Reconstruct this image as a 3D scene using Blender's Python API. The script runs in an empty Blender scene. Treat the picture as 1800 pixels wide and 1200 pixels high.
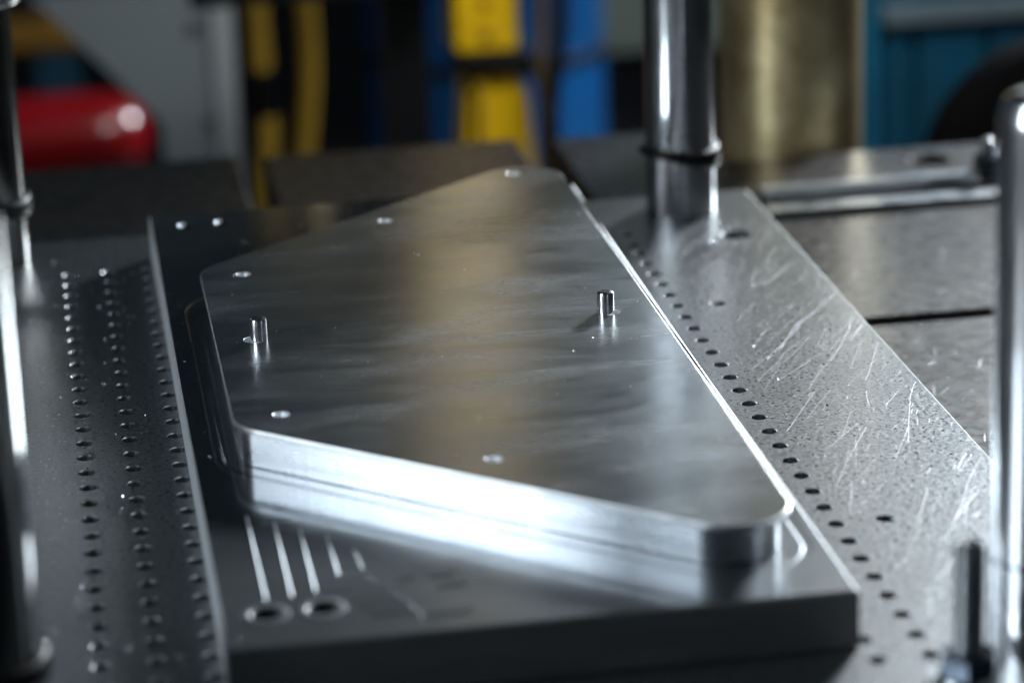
import bpy, bmesh, math, random
from mathutils import Vector, Matrix
sc = bpy.context.scene
COL = sc.collection
R = math.radians
# ------------------------------------------------------------------ camera
cam_d = bpy.data.cameras.new('camera'); cam = bpy.data.objects.new('camera', cam_d); COL.objects.link(cam)
cam_d.sensor_width = 36.0; cam_d.lens = 105.0; cam_d.clip_start = .05; cam_d.clip_end = 60
rot = Matrix(((0.9863, 0.0818, -0.1435), (-0.1619, 0.3058, -0.9382), (-0.0328, 0.9486, 0.3148)))
cam.matrix_world = Matrix.Translation((-.2726, -1.7827, .5982)) @ rot.to_quaternion().to_matrix().to_4x4()
cam_d.dof.use_dof = True; cam_d.dof.focus_distance = 1.76; cam_d.dof.aperture_fstop = 3.7
sc.camera = cam
# ------------------------------------------------------------------ world, lamps, exposure
w = bpy.data.worlds.new('World'); sc.world = w; w.use_nodes = True
w.node_tree.nodes['Background'].inputs[0].default_value = (.45, .76, 1, 1)
w.node_tree.nodes['Background'].inputs[1].default_value = .015
def area(name, loc, target, sx, sy, power, col, spread=180):
    l = bpy.data.lights.new(name, 'AREA'); l.shape = 'RECTANGLE'; l.size = sx; l.size_y = sy
    l.energy = power; l.color = col; l.spread = R(spread)
    o = bpy.data.objects.new(name, l); COL.objects.link(o); o.location = loc
    o.rotation_euler = (Vector(target) - Vector(loc)).to_track_quat('-Z', 'Y').to_euler()
    return o
area('window_lamp', (-1.66, -.80, .74), (-.05, -.3, .03), .5, .9, 16, (.84, .93, 1))
area('hall_lamp', (1.76, 2.10, 1.02), (.2, -.2, 0), .5, .28, 128, (.88, .95, 1))
area('ceiling_lamp', (2.1, .3, 3.0), (.3, 2.0, -.3), 1.2, .5, 12, (.97, .98, 1))
area('background_fill', (.62, .72, .85), (.22, 2.4, -.3), .5, .3, 4.4, (.95, .98, 1), 100)  # added lamp out of view, only brightens the background machines
sc.view_settings.view_transform = 'Standard'; sc.view_settings.look = 'None'
sc.view_settings.exposure = .35; sc.view_settings.gamma = 1; sc.view_settings.use_curve_mapping = False
sc.render.engine = 'CYCLES'
sc.cycles.max_bounces = 10; sc.cycles.glossy_bounces = 8; sc.cycles.caustics_reflective = True
# ------------------------------------------------------------------ materials
def nodes(name):
    m = bpy.data.materials.new(name); m.use_nodes = True
    nt = m.node_tree; b = nt.nodes['Principled BSDF']
    return m, nt, b
def coords(nt, scale=(1, 1, 1), rotz=0):
    tc = nt.nodes.new('ShaderNodeTexCoord'); mp = nt.nodes.new('ShaderNodeMapping')
    mp.inputs['Scale'].default_value = scale; mp.inputs['Rotation'].default_value = (0, 0, rotz)
    nt.links.new(tc.outputs['Object'], mp.inputs['Vector']); return mp.outputs['Vector']
def noise(nt, vec, scale, detail=4, rough=.55, dist=0):
    n = nt.nodes.new('ShaderNodeTexNoise'); n.inputs['Scale'].default_value = scale
    n.inputs['Detail'].default_value = detail; n.inputs['Roughness'].default_value = rough
    n.inputs['Distortion'].default_value = dist; nt.links.new(vec, n.inputs['Vector']); return n.outputs['Fac']
def mrange(nt, v, a, b, c, d):
    n = nt.nodes.new('ShaderNodeMapRange'); nt.links.new(v, n.inputs['Value'])
    for k, x in zip(('From Min', 'From Max', 'To Min', 'To Max'), (a, b, c, d)): n.inputs[k].default_value = x
    return n.outputs['Result']
def math_n(nt, op, a, b):
    n = nt.nodes.new('ShaderNodeMath'); n.operation = op
    for i, x in enumerate((a, b)):
        if isinstance(x, (int, float)): n.inputs[i].default_value = x
        else: nt.links.new(x, n.inputs[i])
    return n.outputs[0]
def mixcol(nt, fac, a, b):
    n = nt.nodes.new('ShaderNodeMix'); n.data_type = 'RGBA'
    nt.links.new(fac, n.inputs[0])
    for i, x in ((6, a), (7, b)):
        if isinstance(x, tuple): n.inputs[i].default_value = (*x, 1)
        else: nt.links.new(x, n.inputs[i])
    return n.outputs[2]
def bump(nt, h, b, strength, dist=.001):
    n = nt.nodes.new('ShaderNodeBump'); n.inputs['Strength'].default_value = strength; n.inputs['Distance'].default_value = dist
    nt.links.new(h, n.inputs['Height'])
    nt.links.new(n.outputs[0], b.inputs['Normal']); return n
def metal(name, col, r0, r1, nscale=30, stretch=(1, 1, 1), col2=None, bumps=None, contrast=(.35, .65), smear=0, haze=0, haze_r=.48, patchy=False, haze_c=None, front=None):
    m, nt, b = nodes(name); b.inputs['Metallic'].default_value = 1
    v = coords(nt, stretch); n = noise(nt, v, nscale, 6, .6, .4)
    rr = mrange(nt, n, contrast[0], contrast[1], r0, r1)
    if smear:
        v2 = coords(nt, (.4, 1.3, 1), .2); n2 = noise(nt, v2, 13, 7, .6, .25)
        s = mrange(nt, n2, .50, .78, 0, smear); rr = math_n(nt, 'ADD', rr, s)
    nt.links.new(rr, b.inputs['Roughness'])
    if col2: nt.links.new(mixcol(nt, mrange(nt, n, .3, .7, 0, 1), col, col2), b.inputs['Base Color'])
    else: b.inputs['Base Color'].default_value = (*col, 1)
    if bumps:
        vb = coords(nt, bumps[2] if len(bumps) > 2 else (1, 1, 1)); nb = noise(nt, vb, bumps[0], 3, .6)
        bump(nt, nb, b, bumps[1])
    if haze:      # a second, broader gloss: fine grinding haze over the polish
        b2 = nt.nodes.new('ShaderNodeBsdfPrincipled'); b2.inputs['Metallic'].default_value = 1; b2.inputs['Roughness'].default_value = haze_r
        b2.inputs['Base Color'].default_value = (*(haze_c or col), 1)
        mx = nt.nodes.new('ShaderNodeMixShader'); out = nt.nodes['Material Output']
        nz = noise(nt, coords(nt, (.7, 1.2, 1)), 22, 8, .65, .3)
        if patchy:      # hand wipes and dried coolant
            nz = noise(nt, coords(nt, (.5, 1.5, 1), .15), 17, 9, .66, .35)
            nt.links.new(mrange(nt, nz, .47, .68, haze*.45, haze*3.6), mx.inputs[0])
        else:
            hz = mrange(nt, nz, .35, .65, haze*.75, min(1, haze*1.25))
            if front:      # paler, broader gloss mixed in towards one end of the plate
                sp = nt.nodes.new('ShaderNodeSeparateXYZ'); nt.links.new(coords(nt), sp.inputs[0])
                hz = math_n(nt, 'ADD', hz, mrange(nt, math_n(nt, 'ADD', sp.outputs[1], mrange(nt, nz, .3, .7, -.02, .02)), front[0], front[1], 0, front[2]))
            nt.links.new(hz, mx.inputs[0])
        nt.links.new(b.outputs[0], mx.inputs[1]); nt.links.new(b2.outputs[0], mx.inputs[2]); nt.links.new(mx.outputs[0], out.inputs['Surface'])
    return m
def paint(name, col, rough=.45, var=.25, nscale=9, metallic=0, col2=None, coat=0, spec=.5):
    m, nt, b = nodes(name); b.inputs['Metallic'].default_value = metallic
    v = coords(nt); n = noise(nt, v, nscale, 7, .62, .3)
    dark = col2 or tuple(c * (1 - var) for c in col)
    nt.links.new(mixcol(nt, mrange(nt, n, .35, .65, 0, 1), dark, col), b.inputs['Base Color'])
    nt.links.new(mrange(nt, n, .3, .7, rough + .08, rough - .06), b.inputs['Roughness'])
    b.inputs['Coat Weight'].default_value = coat; b.inputs['Specular IOR Level'].default_value = spec; b.inputs['Coat Roughness'].default_value = .06
    n2 = noise(nt, v, nscale * 14, 3); bump(nt, n2, b, .15)
    return m
M = {}
M['sheet'] = metal('satin_aluminium', (.76, .82, .87), .20, .24, 26, (.4, 1.2, 1), bumps=(260, .010, (.12, 1, 1)), smear=.08, haze=.10, haze_r=.40, patchy=True)
M['block'] = metal('milled_aluminium', (.72, .75, .78), .25, .32, 40, (1, 1, 6), bumps=(500, .05, (1, 1, .1)))
M['die'] = metal('polished_tool_steel', (.155, .175, .195), .10, .15, 35, (1, 1, 1), bumps=(180, .003), smear=.05, haze=.12, haze_r=.42, haze_c=(.46, .49, .52), front=(-.34, -.42, .34))
M['shoe'] = metal('worn_ground_steel', (.19, .205, .22), .27, .39, 420, (1, 1, 1), col2=(.52, .54, .56), bumps=(1500, .05))
M['dieside'] = metal('lit_side_steel', (.92, .95, .98), .52, .60, 60, (1, 1, 4), bumps=(600, .05))  # die plate sides made much paler, the light on them put into the colour
M['sheetedge'] = metal('pale_edge_metal', (.84, .86, .88), .36, .46, 80)
M['diefront'] = metal('shaded_front_steel', (.30, .30, .295), .40, .50, 50, (.3, 1, 1), bumps=(500, .03, (.1, 1, 1)))  # same plate's front, darker than its sides to stand in for shade
M['flatmark'] = metal('dull_tool_mark', (.85, .88, .9), .55, .62, 60)
M['mark'] = metal('tool_mark_steel', (.46, .49, .52), .30, .44, 300)
M['scratch'] = metal('bright_scratch', (.85, .87, .9), .40, .52, 60)
M['bed'] = metal('worn_cast_iron', (.06, .056, .053), .24, .34, 90, (.8, 1, 1), col2=(.24, .23, .22), bumps=(900, .04), haze=.45)
M['chrome'] = metal('hard_chrome', (.68, .70, .72), .08, .13, 20, (1, 1, .3), haze=.30, haze_r=.36)
M['shadesteel'] = metal('shaded_pillar_steel', (.09, .09, .085), .16, .26, 20, (1, 1, .3))  # back left pillar's steel, darkened in colour to stand in for shade
M['halfshadesteel'] = metal('half_shaded_pillar_steel', (.32, .32, .31), .10, .16, 20, (1, 1, .3))  # front left pillar's steel, partly darkened, shade put into the colour
M['pin'] = metal('hardened_pin', (.82, .83, .85), .16, .24, 60)
M['rubber'] = paint('black_rubber', (.007, .007, .008), .38, .3, 40, spec=.25)
M['stud'] = metal('oiled_stud', (.50, .52, .54), .28, .4, 80)
M['nut'] = metal('blackened_nut', (.10, .12, .15), .25, .4, 60)
M['brightsteel'] = metal('bright_steel', (.6, .62, .64), .22, .35, 50)
M['chip'] = metal('bright_chip', (.85, .87, .9), .2, .3, 60)
M['floor'] = paint('dark_concrete', (.012, .012, .012), .7, .4, 3)
M['wall'] = paint('dark_wall', (.004, .004, .005), .8, .4, 2, spec=.12)
M['grey'] = paint('pale_grey_enamel', (.17, .195, .205), .4, .10, 6)
M['greyrim'] = paint('light_grey_enamel', (.28, .31, .31), .4, .08, 6)
M['darkbolt'] = paint('dark_bolt', (.05, .05, .05), .4)
M['red'] = paint('red_enamel', (.15, .0015, .003), .22, .15, 10, coat=.8)
M['blackpaint'] = paint('black_paint', (.006, .006, .007), .5, .3, 12, spec=.2)
M['yellow'] = paint('safety_yellow', (.85, .52, .004), .38, .10, 10)
M['hoseyellow'] = paint('faded_yellow', (.48, .30, .03), .5, .2, 16)
M['blue'] = paint('blue_enamel', (.0015, .05, .16), .38, .3, 7)
M['teal'] = paint('petrol_blue_enamel', (.003, .06, .11), .42, .35, 6)
M['tealrim'] = paint('worn_blue_edge', (.008, .12, .21), .42, .3, 9)
M['ledge'] = paint('grey_blue_ledge', (.10, .14, .16), .45, .2, 8)
M['olive'] = paint('grey_green_enamel', (.085, .105, .085), .5, .3, 5)
M['brownhose'] = paint('brown_hose', (.10, .065, .03), .5, .3, 20)
M['tan'] = paint('tan_enamel', (.30, .20, .075), .5, .2, 5)
M['amber'] = paint('amber_plastic', (.35, .17, .01), .5, .2, 10)
M['pillarworn'] = paint('greasy_worn_steel', (.80, .68, .40), .34, .5, 13, .75, (.30, .22, .10))
# ------------------------------------------------------------------ helpers
def link(name, me, mat, parent=None, loc=None):
    o = bpy.data.objects.new(name, me); COL.objects.link(o)
    if mat and not me.materials: me.materials.append(M[mat])
    if parent: o.parent = parent
    if loc: o.location = loc
    return o
def obj(name, bm, mat, parent=None, loc=None, smooth=None):
    bmesh.ops.recalc_face_normals(bm, faces=bm.faces[:])
    if smooth is not None:
        for f in bm.faces: f.smooth = True
        for e in bm.edges:
            if len(e.link_faces) == 2:
                a = e.calc_face_angle(0); flat = max(abs(f.normal.z) for f in e.link_faces) > .9998
                if a > R(smooth) or (flat and a > R(1.5)): e.smooth = False
    me = bpy.data.meshes.new(name); bm.to_mesh(me); bm.free()
    return link(name, me, mat, parent, loc)
def side_material(o, mat, pick, idx=1):
    while len(o.data.materials) <= idx: o.data.materials.append(M[mat])
    o.data.materials[idx] = M[mat]
    for p in o.data.polygons:
        if pick(p.center, p.normal): p.material_index = idx
    return o
def tag(o, label, cat, group=None):
    o['label'] = label; o['category'] = cat
    if group: o['group'] = group
    return o
def empty(name, loc, label, cat, group=None):
    o = bpy.data.objects.new(name, None); COL.objects.link(o); o.location = loc; o.empty_display_size = .02
    return tag(o, label, cat, group)
def fillet(pts, rads, n=14):
    """closed polygon (counter-clockwise) with every corner rounded"""
    out = []
    N = len(pts)
    for i in range(N):
        p = Vector(pts[i]); a = (Vector(pts[i-1]) - p).normalized(); b = (Vector(pts[(i+1) % N]) - p).normalized()
        ang = a.angle(b); r = rads[i]
        if r <= 0: out.append(tuple(p)); continue
        t = r / math.tan(ang/2); p0 = p + a*t; p1 = p + b*t
        c = p + (a+b).normalized() * (r / math.sin(ang/2))
        v0 = p0 - c; v1 = p1 - c
        th = v0.angle(v1); sg = 1 if (v0.x*v1.y - v0.y*v1.x) > 0 else -1
        for k in range(n+1):
            x = sg*th*k/n; out.append((c.x + v0.x*math.cos(x) - v0.y*math.sin(x), c.y + v0.x*math.sin(x) + v0.y*math.cos(x)))
    return out
def offset_poly(pts, d):
    """move every side of a ccw polygon outwards by d"""
    N = len(pts); L = []
    for i in range(N):
        a = Vector(pts[i]); b = Vector(pts[(i+1) % N]); t = (b-a).normalized(); n = Vector((t.y, -t.x)); L.append((a + n*d, t))
    out = []
    for i in range(N):
        (a, t), (b, u) = L[i-1], L[i]
        k = ((b-a).x*u.y - (b-a).y*u.x) / (t.x*u.y - t.y*u.x); out.append(tuple(a + t*k))
    return out
def circ(x, y, r, n=28): return [(x + r*math.cos(2*math.pi*k/n), y + r*math.sin(2*math.pi*k/n)) for k in range(n)]
def loop(bm, pts, z): return [bm.verts.new((p[0], p[1], z)) for p in pts]
def loop_edges(bm, vs): return [bm.edges.get((vs[i-1], vs[i])) or bm.edges.new((vs[i-1], vs[i])) for i in range(len(vs))]
def fill(bm, loops):
    es = []
    for l in loops: es += loop_edges(bm, l)
    bmesh.ops.triangle_fill(bm, use_beauty=True, use_dissolve=False, edges=es)
def strip(bm, a, b):
    n = len(a)
    for i in range(n): bm.faces.new((a[i-1], a[i], b[i], b[i-1]))
def stepped_hole(bm, x, y, prof, n=28, cap=True):
    """prof: list of (radius, z) from the top down; returns the rim loop"""
    ls = [loop(bm, circ(x, y, r, n), z) for r, z in prof]
    for a, b in zip(ls, ls[1:]): strip(bm, a, b)
    if cap: bm.faces.new(ls[-1])
    return ls[0], ls[-1]
def add_box(bm, x0, x1, y0, y1, z0, z1, bev=0, seg=2):
    vs = [bm.verts.new((x, y, z)) for x in (x0, x1) for y in (y0, y1) for z in (z0, z1)]
    fs = [bm.faces.new([vs[i] for i in q]) for q in ((0,1,3,2), (4,6,7,5), (0,4,5,1), (2,3,7,6), (0,2,6,4), (1,5,7,3))]
    if bev: bmesh.ops.bevel(bm, geom=list({e for f in fs for e in f.edges}), offset=bev, segments=seg, affect='EDGES', profile=.6)
    return bm
def box(x0, x1, y0, y1, z0, z1, bev=0, seg=2): return add_box(bmesh.new(), x0, x1, y0, y1, z0, z1, bev, seg)
def lathe(prof, n=64, cap0=True, cap1=True):
    bm = bmesh.new(); ls = [loop(bm, circ(0, 0, r, n), z) for r, z in prof]
    for a, b in zip(ls, ls[1:]): strip(bm, a, b)
    if cap0: bm.faces.new(ls[0])
    if cap1: bm.faces.new(ls[-1])
    return bm
def tube(pts, r, n=16):
    bm = bmesh.new(); P = [Vector(p) for p in pts]; prev = None; ref = Vector((.13, .97, .2))
    for i, p in enumerate(P):
        t = (P[min(i+1, len(P)-1)] - P[max(i-1, 0)]).normalized()
        a = t.cross(ref).normalized(); b = t.cross(a)
        rr = r[i] if isinstance(r, (list, tuple)) else r
        ring = [bm.verts.new(p + (a*math.cos(2*math.pi*k/n) + b*math.sin(2*math.pi*k/n))*rr) for k in range(n)]
        if prev: strip(bm, prev, ring)
        else: bm.faces.new(ring)
        prev = ring
    bm.faces.new(prev); return bm
def spline(pts, n=10):
    P = [Vector(p) for p in pts]; P = [P[0]*2 - P[1]] + P + [P[-1]*2 - P[-2]]; out = []
    for i in range(1, len(P)-2):
        for k in range(n):
            t = k/n; a, b, c, d = P[i-1:i+3]
            out.append(.5*((2*b) + (c-a)*t + (2*a - 5*b + 4*c - d)*t*t + (3*b - a - 3*c + d)*t**3))
    out.append(P[-2]); return out
def prism_xz(pts, y0, y1, bev=0):
    bm = bmesh.new(); a = [bm.verts.new((x, y0, z)) for x, z in pts]; b = [bm.verts.new((x, y1, z)) for x, z in pts]
    strip(bm, a, b); bm.faces.new(a); bm.faces.new(b)
    if bev: bmesh.ops.bevel(bm, geom=bm.edges[:], offset=bev, segments=2, affect='EDGES')
    return bm
def ribbon(bm, pts, width, z, hf=.22):
    """a low ridge lying on a surface: pts are (x, y)"""
    P = [Vector((p[0], p[1])) for p in pts]; L = []; Rr = []; T = []
    for i, p in enumerate(P):
        t = (P[min(i+1, len(P)-1)] - P[max(i-1, 0)]).normalized(); n = Vector((-t.y, t.x))
        wd = width * (.25 if i in (0, len(P)-1) else 1)
        L.append(bm.verts.new((*(p + n*wd/2), z))); Rr.append(bm.verts.new((*(p - n*wd/2), z)))
        T.append(bm.verts.new((*p, z + width*hf)))
    for i in range(len(P)-1):
        bm.faces.new((L[i], L[i+1], T[i+1], T[i])); bm.faces.new((T[i], T[i+1], Rr[i+1], Rr[i]))
Z1, Z2 = .030, .0535       # top of the die plate, top of the sheet
BED = -.045; FLOOR = -.85
# ------------------------------------------------------------------ floor
f = obj('floor', box(-9, 10, -4, 16, FLOOR-.1, FLOOR), 'floor'); f['kind'] = 'structure'
# ------------------------------------------------------------------ press bed
bed = empty('press_bed', (0, 0, FLOOR), 'worn dark cast iron press bed split by slots, under the drilled steel plate', 'machine bed')
OFF = Vector((0, 0, -FLOOR))
def on(parent, o): o.parent = parent; o.matrix_parent_inverse = Matrix.Translation(-parent.location); return o
def slab(x0, x1, y0, y1, holes=()):
    bm = bmesh.new(); c = .0015
    o2 = loop(bm, fillet([(x0, y0), (x1, y0), (x1, y1), (x0, y1)], [.003]*4, 3), BED - c)
    o1 = loop(bm, fillet([(x0+c, y0+c), (x1-c, y0+c), (x1-c, y1-c), (x0+c, y1-c)], [.002]*4, 3), BED)
    o3 = loop(bm, fillet([(x0, y0), (x1, y0), (x1, y1), (x0, y1)], [.003]*4, 3), BED - .08)
    strip(bm, o1, o2); strip(bm, o2, o3); bm.faces.new(o3)
    rims = [stepped_hole(bm, x, y, [(r+.002, BED), (r, BED-.002), (r, BED-.06)])[0] for x, y, r in holes]
    fill(bm, [o1] + rims)
    return on(bed, obj('bed_slab', bm, 'bed', smooth=35))
slab(.238, 1.0, .121, .556, [(.432, .512, .0165)])
slab(.150, 1.0, -1.0, .104)
slab(-.104, .112, -1.0, .680)
slab(.142, .234, .121, .670)
slab(-1.0, -.126, -1.0, .690)
on(bed, obj('bed_body', box(-.98, .98, -.98, .50, FLOOR, BED-.0805, .004), 'bed'))
bm = bmesh.new(); rnd = random.Random(5)
for k in range(170):
    x = rnd.uniform(.25, .42); y = rnd.uniform(-.26, .095) if rnd.random() < .75 else rnd.uniform(.13, .4)
    a = rnd.gauss(.9, .5); l = rnd.uniform(.002, .02)
    ribbon(bm, [(x, y), (x + l*.5*math.cos(a), y + l*.5*math.sin(a)), (x + l*math.cos(a), y + l*math.sin(a))], rnd.uniform(.00012, .0003), BED+.00005, .06)
s = on(bed, obj('scratches', bm, 'scratch')); s['kind'] = 'stuff'
# ------------------------------------------------------------------ die shoe: the big drilled plate
shoe = empty('drilled_base_plate', (-.0777, -.15, BED), 'large scratched steel base plate drilled with long rows of round holes', 'steel plate')
X0, X1, Y0, Y1 = -.3835, .2278, -.64, .3116
bm = bmesh.new(); c = .0012
oa = loop(bm, [(X0+c, Y0+c), (X1-c, Y0+c), (X1-c, Y1-c), (X0+c, Y1-c)], 0)
ob = loop(bm, [(X0, Y0), (X1, Y0), (X1, Y1), (X0, Y1)], -c)
oc = loop(bm, [(X0, Y0), (X1, Y0), (X1, Y1), (X0, Y1)], BED+.0002)
strip(bm, oa, ob); strip(bm, ob, oc); bm.faces.new(oc)
rims = []
for rx, ch in ((-.2735, .0005), (-.2470, .0005), (-.2205, .0005), (.118, .0004), (.0915, .0004)):
    n = 31 if rx > 0 else 30
    for k in range(n):
        y = (.2172 if rx > 0 else .2230) - k*.0246
        if y < -.6: continue
        r = .0045
        rims.append(stepped_hole(bm, rx, y, [(r+ch, 0), (r, -ch), (r, -.030)], 24)[0])
for x, y, r in ((.1442, .0433, .0045), (.1447, -.3476, .0045), (.1932, .1956, .0105)):
    rims.append(stepped_hole(bm, x, y, [(r+.0008, 0), (r, -.0008), (r, -.035)], 32)[0])
fill(bm, [oa] + rims)
side_material(on(shoe, obj('plate_body', bm, 'shoe', smooth=30)), 'sheetedge', lambda c, n: c.x > X1-.0013 and .1 < n.x)  # right edge alone gets paler metal, standing in for its bright glint
bm = bmesh.new(); rnd = random.Random(11)
def arc_pts(x, y, a, l, bend, n=7):
    out = []
    for k in range(n):
        out.append((x, y)); x += l/n*math.cos(a); y += l/n*math.sin(a); a += bend/n
    return out
def inside(p): return .126 < p[0] < X1-.003 and -.5 < p[1] < .3 and (p[0]-.169)**2 + (p[1]-.2685)**2 > .03**2 and (p[0]-.1932)**2 + (p[1]-.1956)**2 > .0125**2
for k in range(380):
    x = rnd.uniform(.127, .224); y = rnd.uniform(-.50, .20) if rnd.random() < .85 else rnd.gauss(-.14, .12)
    big = rnd.random() < .28
    a = (rnd.gauss(1.08, .13) if big or rnd.random() < .6 else rnd.uniform(.2, 2.6))
    l = rnd.uniform(.03, .085) if big else rnd.uniform(.002, .014)
    p = [q for q in arc_pts(x, y, a, l, rnd.gauss(0, .14)) if inside(q)]
    if len(p) > 3: ribbon(bm, p, rnd.uniform(.00012, .00026) if big else rnd.uniform(.00010, .00020), .00004, .06)
s = on(shoe, obj('scratches', bm, 'scratch')); s['kind'] = 'stuff'
# ------------------------------------------------------------------ die plate (middle), with groove, bolt holes and tool marks
POLY = [(-.1932, .0339), (-.1932, -.2636), (.0690, -.5052), (.0690, .2580)]     # the sheet's sides, corners sharp
RAD = [.036, .036, .0292, .029]
die = empty('die_plate', (-.065, -.126, 0), 'thick polished dark steel plate lying on the drilled base plate', 'steel plate')
A0, A1, B0, B1 = -.2162, .0868, -.5050, .2522
bm = bmesh.new(); c = .0013; c_ = .0012
def rect(d): return [(A0+d, B0+d), (A1-d, B0+d), (A1-d, B1-d), (A0+d, B1-d)]
oa = loop(bm, rect(c), Z1); ob = loop(bm, rect(0), Z1-c); oc = loop(bm, rect(0), c*.6); od = loop(bm, rect(c*.6), .0003)
strip(bm, oa, ob); strip(bm, ob, oc); strip(bm, oc, od); bm.faces.new(od)
def contour(d): return fillet(offset_poly(POLY, d), [max(.004, r + d) for r in RAD], 14)
gs = [(.0110, 0), (.0104, -.0002), (.0098, -.0003), (.0070, -.0003), (.0064, -.0002), (.0058, 0)]
gl = [loop(bm, contour(d), Z1 + dz) for d, dz in gs]
for a, b in zip(gl, gl[1:]): strip(bm, a, b)
rims = [stepped_hole(bm, x, y, [(.0124, Z1), (.0114, Z1+.00035), (.0092, Z1+.00045), (.0074, Z1+.0002), (.0066, Z1-.0003), (.0066, Z1-.024)], 36)[0] for x, y in ((-.1952, -.4660), (-.1679, -.4655))]
rims += [stepped_hole(bm, x, y, [(.0066, Z1), (.0058, Z1-.0008), (.0058, Z1-.024)], 36)[0] for x, y in ((-.1905, .2200), (-.1650, .2215))]
fill(bm, [oa, gl[0]] + rims)
fill(bm, [gl[-1]])
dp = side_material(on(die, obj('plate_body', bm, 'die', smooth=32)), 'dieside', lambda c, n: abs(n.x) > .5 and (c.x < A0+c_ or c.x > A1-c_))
side_material(dp, 'mark', lambda c, n: c.z > Z1-.002 and min(math.hypot(c.x+.1952, c.y+.4660), math.hypot(c.x+.1679, c.y+.4655)) < .0126, 3)
side_material(dp, 'blackpaint', lambda c, n: c.z < Z1-.001 and min(math.hypot(c.x+.1952, c.y+.4660), math.hypot(c.x+.1679, c.y+.4655)) < .0068, 4)  # bolt hole walls coloured black for the shade inside
side_material(dp, 'diefront', lambda c, n: n.y < -.5 and c.y < B0+c_, 2)
marks = [[(-.1937, -.3350), (-.1930, -.4520)], [(-.1804, -.3480), (-.1804, -.4500)], [(-.1683, -.3600), (-.1686, -.4460)],
         [(-.1557, -.3720), (-.1555, -.4275)], [(-.1444, -.3950), (-.1430, -.4215)]]
for x0, x1, y in ((-.156, -.1435, -.4285), (-.166, -.139, -.4390), (-.152, -.1345, -.4490), (-.150, -.1305, -.4590), (-.150, -.1265, -.4690), (-.146, -.122, -.4790)):
    marks.append([(x0, y - .0005), (x1, y + .0005)])
for p, q in zip([(-.1428, -.4270), (-.1385, -.4400), (-.1342, -.4490), (-.1300, -.4590), (-.1262, -.4690)], [(-.1385, -.4400), (-.1342, -.4490), (-.1300, -.4590), (-.1262, -.4690), (-.1215, -.4885)]): marks.append([p, q])
marks += [[(-.1290, -.4390), (-.118, -.4385)], [(-.1120, -.4380), (-.1000, -.4370)], [(-.120, -.4850), (-.098, -.4845)], [(-.110, -.452), (-.096, -.451)]]
for a, b in marks:
    bm = bmesh.new(); mid = ((a[0]+b[0])/2, (a[1]+b[1])/2); q = [(a[0]*.94+b[0]*.06, a[1]*.94+b[1]*.06), (a[0]*.06+b[0]*.94, a[1]*.06+b[1]*.94)]
    ribbon(bm, [a, q[0], mid, q[1], b], .0010, Z1+.00003, .36 if abs(a[1]-b[1]) > abs(a[0]-b[0])*1.2 else .8)
    on(die, obj('milling_mark', bm, 'mark' if abs(a[1]-b[1]) > abs(a[0]-b[0])*1.2 else 'flatmark'))
# ------------------------------------------------------------------ punch block with its two locating pins
blk = empty('punch_block', (-.05, -.12, Z1), 'bright milled aluminium block with rounded corners and two locating pins, under the sheet', 'block')
bm = bmesh.new(); c = .0008
ZB = Z2 - .0031
def bodyc(d): return fillet(offset_poly(POLY, -.0045 - d), [.014-d, .014-d, .027-d, .027-d], 14)
ls = [loop(bm, bodyc(dd), zz) for dd, zz in ((c, Z1+.0002), (0, Z1+.0006), (0, ZB-c), (c, ZB))]
for a, b in zip(ls, ls[1:]): strip(bm, a, b)
bm.faces.new(ls[0]); bm.faces.new(ls[-1])
on(blk, obj('block_body', bm, 'block', smooth=30))
PINS = [(-.1675, -.1172), (.0387, -.1200)]
pm = None
for x, y in PINS:
    r = .0050
    o = obj('locating_pin', lathe([(r, ZB-.012), (r, Z2+.0120), (r-.0004, Z2+.0128), (r-.0012, Z2+.0133), (r-.0022, Z2+.0134)], 48), 'pin', smooth=28)
    o.location = (x, y, 0); on(blk, o)
# ------------------------------------------------------------------ the sheet
bm = bmesh.new(); c = .0005
def shc(d): return fillet(offset_poly(POLY, -d), [r-d for r in RAD], 18)
ls = [loop(bm, shc(dd), zz) for dd, zz in ((c, ZB+.0001), (0, ZB+.0001+c), (0, Z2-c), (c*.35, Z2-c*.3), (c, Z2))]
for a, b in zip(ls, ls[1:]): strip(bm, a, b)
tops = []; bots = []
HOLES = [(-.1664, .0163, .0046), (-.0646, .1127, .0046), (.0373, .2067, .0046), (-.1664, -.2509, .0046), (-.0642, -.3474, .0046), (-.1700, -.1165, .0066), (.0412, -.1190, .0066)]
for x, y, r in HOLES:
    t, b = stepped_hole(bm, x, y, [(r+.0002, Z2), (r, Z2-.0002), (r, ZB+.0001)], 40, cap=False); tops.append(t); bots.append(b)
fill(bm, [ls[-1]] + tops); fill(bm, [ls[0]] + bots)
sh = side_material(obj('metal_sheet', bm, 'sheet', smooth=25), 'sheetedge', lambda c, n: abs(n.z) < .95)
tag(sh, 'satin grey metal sheet with rounded corners and small holes, lying over two pins', 'metal sheet')
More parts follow.
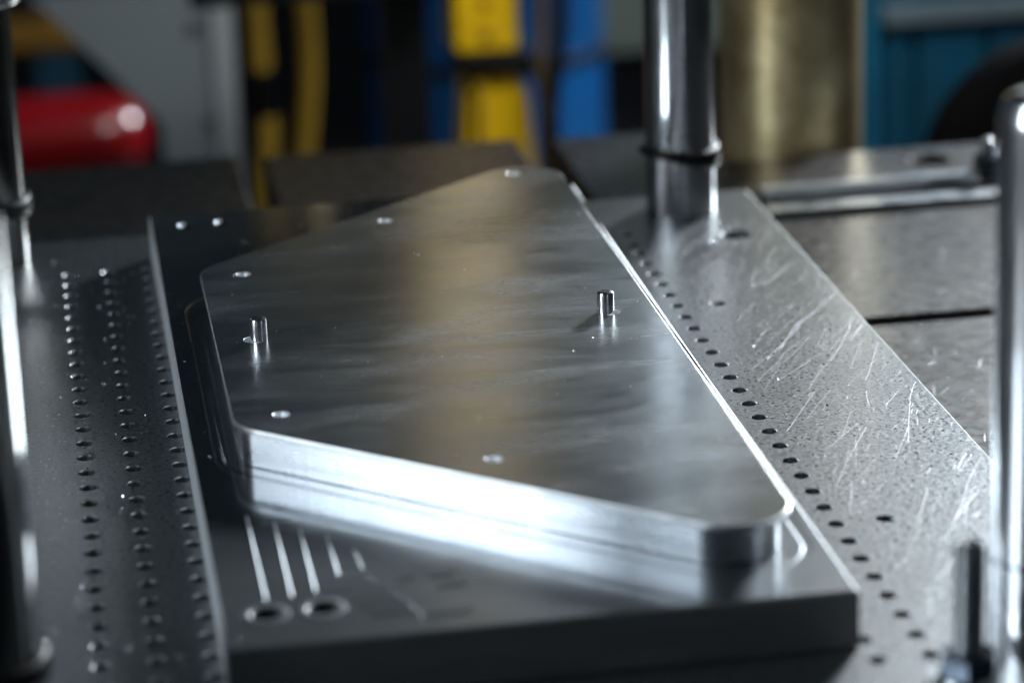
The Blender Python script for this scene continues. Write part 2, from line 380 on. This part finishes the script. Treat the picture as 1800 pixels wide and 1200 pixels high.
# ------------------------------------------------------------------ guide pillars
def pillar(x, y, label, top=.2727, ring=.0455, tilt=(0, 0), rz=0, fat=1.0, mat='chrome'):
    t = empty('guide_pillar', (x, y, 0), label, 'pillar', 'guide pillars at the corners of the base plate')
    r = .0250
    prof = [(r, .0001), (r, top-.016), (r-.0006, top-.0095), (r-.0030, top-.0035), (r-.0065, top-.0008), (r-.0095, top), (.0045, top), (.0035, top-.006)]
    o = obj('shaft', lathe(prof, 96), mat, smooth=30); o.parent = t
    rg = bmesh.new(); nn, mm = 72, 14
    rings = []
    for i in range(nn):
        a = 2*math.pi*i/nn; hh = fat*(.0030 + .0050*(.5 + .5*math.cos(a - .3))); zz = ring + .001 - .0050*(.5+.5*math.cos(a - .3)) + .0014*math.sin(a*2)
        rings.append([rg.verts.new(((r + (.0012 + .0032*math.cos(2*math.pi*j/mm))*fat)*math.cos(a), (r + (.0012 + .0032*math.cos(2*math.pi*j/mm))*fat)*math.sin(a), zz + hh*math.sin(2*math.pi*j/mm))) for j in range(mm)])
    for i in range(nn): strip(rg, rings[i-1], rings[i])
    o = obj('rubber_ring', rg, 'rubber', t, smooth=60); o.rotation_euler = (tilt[0], tilt[1], rz)
    return t
p0 = pillar(.1690, .2690, 'polished steel guide pillar beside the large hole in the base plate', .34, fat=1.1)
pillar(.1720, -.5215, 'polished steel guide pillar with its bevelled top showing, beside the threaded stud', fat=.2)
pillar(-.3250, -.5215, 'polished steel guide pillar with a long white glint, by the rows of rimmed holes', .268, mat='halfshadesteel')
pl = pillar(-.3250, .2690, 'steel guide pillar darkened in colour for shade, with a bright sleeve, at the end of the rimmed hole rows', .34, mat='shadesteel')
o = obj('sleeve', lathe([(.0252, .186), (.0330, .186), (.0345, .189), (.0345, .26), (.0252, .26)], 72, False, False), 'brightsteel', pl, smooth=30)
for k, (a, dz, rr) in enumerate(((-2.25, .006, .0011), (-2.0, .0045, .0014), (-1.82, .005, .0012), (-1.55, .004, .0010), (-1.35, .000, .0018), (-1.28, -.004, .0010))):
    bm = bmesh.new(); bmesh.ops.create_icosphere(bm, subdivisions=2, radius=rr)
    o = obj('oil_drop', bm, 'chip', p0, smooth=180); o.location = (.0266*math.cos(a), .0266*math.sin(a), .0455 + dz)
# ------------------------------------------------------------------ clamp with stud and nut
cl = empty('strap_clamp', (.1235, -.56, 0), 'short bright clamp strap held by a dark nut on a threaded stud', 'clamp')
bm = bmesh.new()
sp = fillet([(-.030, -.05), (.0185, -.05), (.0185, .020), (-.012, .026)], [.004, .004, .008, .012], 8)
ls = [loop(bm, [(x*s_, y*s_) for x, y in sp], z) for s_, z in ((1, .0002), (1, .0052), (.96, .0062))]
for a, b in zip(ls, ls[1:]): strip(bm, a, b)
bm.faces.new(ls[0]); bm.faces.new(ls[-1])
obj('strap', bm, 'brightsteel', cl, smooth=30)
obj('washer', lathe([(.0148, .0060), (.0148, .0078), (.0142, .0083), (.007, .0083)], 48), 'brightsteel', cl, smooth=30)
bm = bmesh.new()
hx = lambda r, z: [bm.verts.new((r*math.cos(R(60*k+12)), r*math.sin(R(60*k+12)), z)) for k in range(6)]
ls = [hx(.0125, .0082), hx(.0138, .0090), hx(.0138, .0178), hx(.0122, .0190)]
for a, b in zip(ls, ls[1:]): strip(bm, a, b)
bm.faces.new(ls[0]); bm.faces.new(ls[-1]); obj('nut', bm, 'nut', cl)
prof = [(.0070, .0010)]; z = .0200
prof.append((.0070, z))
while z < .0710: prof += [(.0074, z), (.0060, z+.0013)]; z += .0026
prof += [(.0058, .0720), (.0048, .0732)]
obj('stud', lathe(prof, 32), 'stud', cl, smooth=20)
# ------------------------------------------------------------------ steel bar with collar on the bed
br = empty('steel_bar', (.44, .435, BED), 'long square steel bar with a dark collar, lying across the press bed', 'bar')
obj('bar_body', box(-.172, .25, -.0065, .0065, .0002, .0100, .0012), 'stud', br)
o = obj('collar', lathe([(.008, -.012), (.0115, -.011), (.0125, -.005), (.0125, .005), (.0115, .011), (.008, .012)], 40), 'nut', br, smooth=30); o.rotation_euler = (0, R(90), 0); o.location = (.018, 0, .0127)
o = obj('knob', lathe([(.003, -.008), (.005, -.006), (.006, 0), (.005, .004), (.002, .006)], 24), 'stud', br, smooth=40); o.location = (.016, .0, .0300)
br.rotation_euler = (0, 0, R(1.0))
fs = obj('steel_strip', box(.262, .66, .378, .398, BED+.0002, BED+.0055, .001), 'stud'); tag(fs, 'thin flat steel strip lying on the press bed beside the square bar', 'strip')
# ------------------------------------------------------------------ background machines
g = empty('machine_guard', (-.15, 1.62, FLOOR), 'pale grey slanted machine guard panel with bolts, behind the press bed', 'machine guard')
on(g, obj('guard_panel', prism_xz([(-.300, -.084), (-.290, -.084), (-.281, -.093), (-.152, -.236), (-.152, FLOOR+.001), (-.094, FLOOR+.001), (-.094, -.084)], 1.60, 1.64, .003), 'grey'))
on(g, obj('guard_rim', box(-.0935, -.066, 1.592, 1.64, FLOOR+.001, -.084, .004), 'greyrim'))
for x, z in ((-.111, -.128), (-.099, -.240)):
    o = obj('bolt', lathe([(.007, 0), (.008, .003), (.006, .007)], 20), 'darkbolt'); o.rotation_euler = (R(90), 0, 0); o.location = (x, 1.602, z); on(g, o)
wb = empty('workbench', (-.42, 2.25, FLOOR), 'dark workbench carrying the red tank', 'workbench')
on(wb, obj('bench_top', box(-.80, -.13, 2.02, 2.75, -.50, -.462, .004), 'blackpaint'))
for x in (-.77, -.17):
    for y in (2.06, 2.70): on(wb, obj('leg', box(x-.025, x+.025, y-.025, y+.025, FLOOR, -.501), 'blackpaint'))
tk = empty('red_tank', (-.35, 2.2, -.462), 'glossy red tank with a domed end lying on the dark workbench', 'tank')
prof = [(.002, .20), (.020, .197), (.038, .188), (.051, .172), (.058, .150), (.061, .12), (.061, -.28), (.05, -.32), (.02, -.335)]
o = obj('tank_body', lathe(prof, 64), 'red', tk, smooth=50); o.rotation_euler = (0, R(90), 0); o.location = (0, 0, .066)
for x in (-.16, .06):
    o = obj('cradle', box(x-.012, x+.012, -.05, .05, .0002, .030, .003), 'blackpaint', tk)
tb = obj('toolbox', box(-.300, -.232, 2.60, 2.72, -.4615, -.384, .006), 'teal'); tag(tb, 'small petrol blue box standing on the dark workbench behind the red tank', 'box')
ab = empty('amber_rail', (-.45, 2.85, FLOOR), 'dull amber rail on a post behind the dark workbench', 'rail')
on(ab, obj('rail', box(-.75, -.205, 2.84, 2.87, -.412, -.362, .006), 'amber')); on(ab, obj('post', box(-.72, -.66, 2.871, 2.91, FLOOR, -.355, .004), 'blackpaint'))
bf = empty('black_frame', (.01, 1.33, FLOOR), 'black steel frame with a cross beam in front of the yellow pipes', 'frame')
on(bf, obj('beam', box(-.128, .150, 1.30, 1.36, -.044, .02, .003), 'blackpaint'))
on(bf, obj('post', box(.080, .128, 1.361, 1.41, FLOOR, .0195, .003), 'blackpaint'))
def vpipe(name, pts, r, label, sleeve=None):
    t = empty(name, (pts[0][0], pts[0][1], FLOOR), label, 'pipe')
    on(t, obj('pipe', tube(spline(pts), r), 'hoseyellow', smooth=50))
    if sleeve: on(t, obj('sleeve', tube(sleeve, r*1.12), 'blackpaint', smooth=50))
vpipe('yellow_pipe', [(-.034, 1.8, FLOOR), (-.030, 1.8, -.45), (-.020, 1.8, -.31), (-.022, 1.8, -.25), (-.024, 1.8, -.17), (-.020, 1.8, .1), (-.020, 1.8, .5)], .0135, 'faded yellow upright pipe with a black sleeve, beside the grey guard', [(-.021, 1.8, -.285), (-.0225, 1.8, -.25), (-.0235, 1.8, -.228)])
vpipe('yellow_pipe', [(.006, 1.8, FLOOR), (.010, 1.8, -.42), (.024, 1.8, -.335), (.035, 1.8, -.24), (.036, 1.8, -.15), (.034, 1.8, .1), (.034, 1.8, .5)], .0120, 'faded yellow upright pipe bowed like a hose, without a sleeve')
dr = empty('blue_drum', (.338, 2.38, FLOOR), 'tall blue drum with a dark band behind the yellow pendant post', 'drum')
prof = [(.167, .001), (.172, .01)]
for zz in (.30, .62, .90): prof += [(.172, zz-.012), (.177, zz), (.172, zz+.012)]
prof += [(.172, 1.19), (.175, 1.20), (.169, 1.205), (.165, 1.19)]
obj('drum_body', lathe(prof, 72), 'blue', dr, smooth=50)
obj('band', lathe([(.1722, .490), (.1748, .492), (.1748, .508), (.1722, .510)], 72, False, False), 'blackpaint', dr, smooth=40)
yp = empty('control_post', (.22, 1.53, FLOOR), 'bright yellow control post with a black belt round its middle', 'control post')
on(yp, obj('upper_box', box(.176, .249, 1.50, 1.58, -.157, .06, .006, 3), 'yellow'))
on(yp, obj('mast', box(.130, .235, 1.515, 1.57, .0605, 1.15, .008), 'tan'))
on(yp, obj('belt', box(.180, .264, 1.488, 1.59, -.180, -.1575, .004), 'rubber'))
on(yp, obj('lower_post', prism_xz([(.190, -.1805), (.240, -.1805), (.258, -.205), (.266, -.30), (.266, FLOOR+.001), (.184, FLOOR+.001), (.184, -.27)], 1.505, 1.575, .004), 'yellow'))
on(yp, obj('fold_rib', prism_xz([(.199, -.185), (.206, -.185), (.200, FLOOR+.002), (.188, FLOOR+.002)], 1.494, 1.507, .002), 'hoseyellow'))
for z in (-.135, -.098): 
    o = obj('button', lathe([(.006, 0), (.006, .004), (.004, .006)], 20), 'amber'); o.rotation_euler = (R(90), 0, 0); o.location = (.213, 1.5005, z); on(yp, o)
for pts, m, lab in (([(.262, 1.47, .40), (.266, 1.47, -.02), (.273, 1.47, -.10), (.270, 1.47, -.17), (.272, 1.47, -.30), (.272, 1.47, FLOOR)], 'brownhose', 'brown hose hanging next to the yellow control post'),
                    ([(.300, 1.45, .40), (.292, 1.45, -.04), (.288, 1.45, -.14), (.279, 1.45, -.20), (.276, 1.442, -.30), (.290, 1.45, FLOOR)], 'rubber', 'black hose hanging beyond the brown hose by the yellow control post')):
    h = obj('hose', tube(spline(pts), .0085), m, smooth=50); tag(h, lab, 'hose')
gc = empty('green_cabinet', (.62, 2.62, FLOOR), 'grey green cabinet with a dark plinth between the blue drum and the worn column', 'cabinet')
on(gc, obj('upper_panel', box(.50, .80, 2.46, 2.80, -.395, .9, .006), 'olive')); on(gc, obj('plinth', box(.51, .79, 2.49, 2.79, FLOOR, -.396), 'blackpaint'))
wc = obj('worn_column', lathe([(.075, FLOOR+.001), (.075, FLOOR+.05), (.0605, FLOOR+.055), (.0605, .95), (.055, .96)], 96), 'pillarworn', smooth=30); wc.location = (.347, .640, 0)
tag(wc, 'thick greasy yellowish steel column rising behind the press bed', 'column')
bc = empty('blue_cabinet', (.90, 1.65, FLOOR), 'petrol blue metal cabinet with a grey ledge, behind the black wheel', 'cabinet')
on(bc, obj('cabinet_body', box(.672, 1.25, 1.52, 1.95, FLOOR, .6, .004), 'teal')); on(bc, obj('edge_post', box(.655, .6715, 1.50, 1.95, FLOOR, .6, .003), 'tealrim'))
on(bc, obj('ledge', box(.675, 1.25, 1.488, 1.519, -.156, -.135, .003), 'ledge'))
for x0, x1 in ((.680, .712), (.722, .80), (.81, 1.2)): on(bc, obj('door_panel', box(x0, x1, 1.506, 1.5195, FLOOR+.05, -.172, .004), 'teal'))
wh = empty('handwheel', (.722, 1.0, -.212), 'large black wheel standing out in front of the blue cabinet', 'wheel')
prof = [(.02, -.03), (.135, -.03), (.147, -.022), (.152, 0), (.147, .022), (.135, .03), (.02, .04)]
o = obj('disc', lathe(prof, 80), 'wall', wh, smooth=40); o.rotation_euler = (R(90), 0, 0)
obj('stand', box(-.03, .03, .035, .075, FLOOR+.2122, .02, .004), 'blackpaint', wh)
# ------------------------------------------------------------------ swarf and dust specks
rnd = random.Random(3)
def specks(name, areas, smin, smax, label, parent=None):
    bm = bmesh.new()
    for (x0, x1, y0, y1, z, n, ok) in areas:
        k = 0
        while k < n:
            x = rnd.uniform(x0, x1); y = rnd.uniform(y0, y1)
            k += 1
            if ok and not ok(x, y): continue
            s_ = smin + (smax - smin)*rnd.random()**2.2
            vs = [bm.verts.new((x + s_*rnd.uniform(-.7, .7), y + s_*rnd.uniform(-.7, .7), z + (0 if i < 3 else s_*rnd.uniform(.4, .9)))) for i in range(4)]
            for q in ((0, 1, 2), (0, 1, 3), (1, 2, 3), (2, 0, 3)): bm.faces.new([vs[i] for i in q])
    o = obj(name, bm, 'chip'); o['kind'] = 'stuff'
    if parent: on(parent, o)
    else: tag(o, label, 'metal chips')
    return o
def in_sheet(x, y, m=.006):
    P = POLY; 
    for i in range(4):
        a = P[i]; b = P[(i+1) % 4]
        nx, ny = (b[1]-a[1]), -(b[0]-a[0]); l = math.hypot(nx, ny)
        if ((x-a[0])*nx + (y-a[1])*ny)/l > -m: return False
    return all(math.hypot(x-h[0], y-h[1]) > h[2] + .001 for h in HOLES)
specks('metal_chips', [(-.19, .065, -.45, .2, Z2, 230, in_sheet)], .0003, .0010, 'tiny bright metal specks scattered on the grey sheet')
specks('metal_chips', [(-.30, -.23, -.50, .26, 0, 520, lambda x, y: min(abs(x+.2735), abs(x+.247)) > .006), (.126, .22, -.53, .28, 0, 800, lambda x, y: inside((x, y)))], .0004, .0014, 'tiny bright metal chips scattered on the drilled base plate')
specks('metal_chips', [(-.214, -.2065, -.50, .25, Z1, 60, None), (-.20, -.05, .0, .24, Z1, 120, lambda x, y: y > .05 + (x+.1932)*.8545 + .03 and min(math.hypot(x+.1905, y-.22), math.hypot(x+.165, y-.2215)) > .008)], .0003, .0010, 'tiny bright metal specks on the polished dark plate')
specks('metal_chips', [(.235, .45, -.3, .10, BED, 160, None), (.235, .47, .125, .37, BED, 50, None)], .0003, .0008, 'bright metal chips scattered on the cast iron press bed')
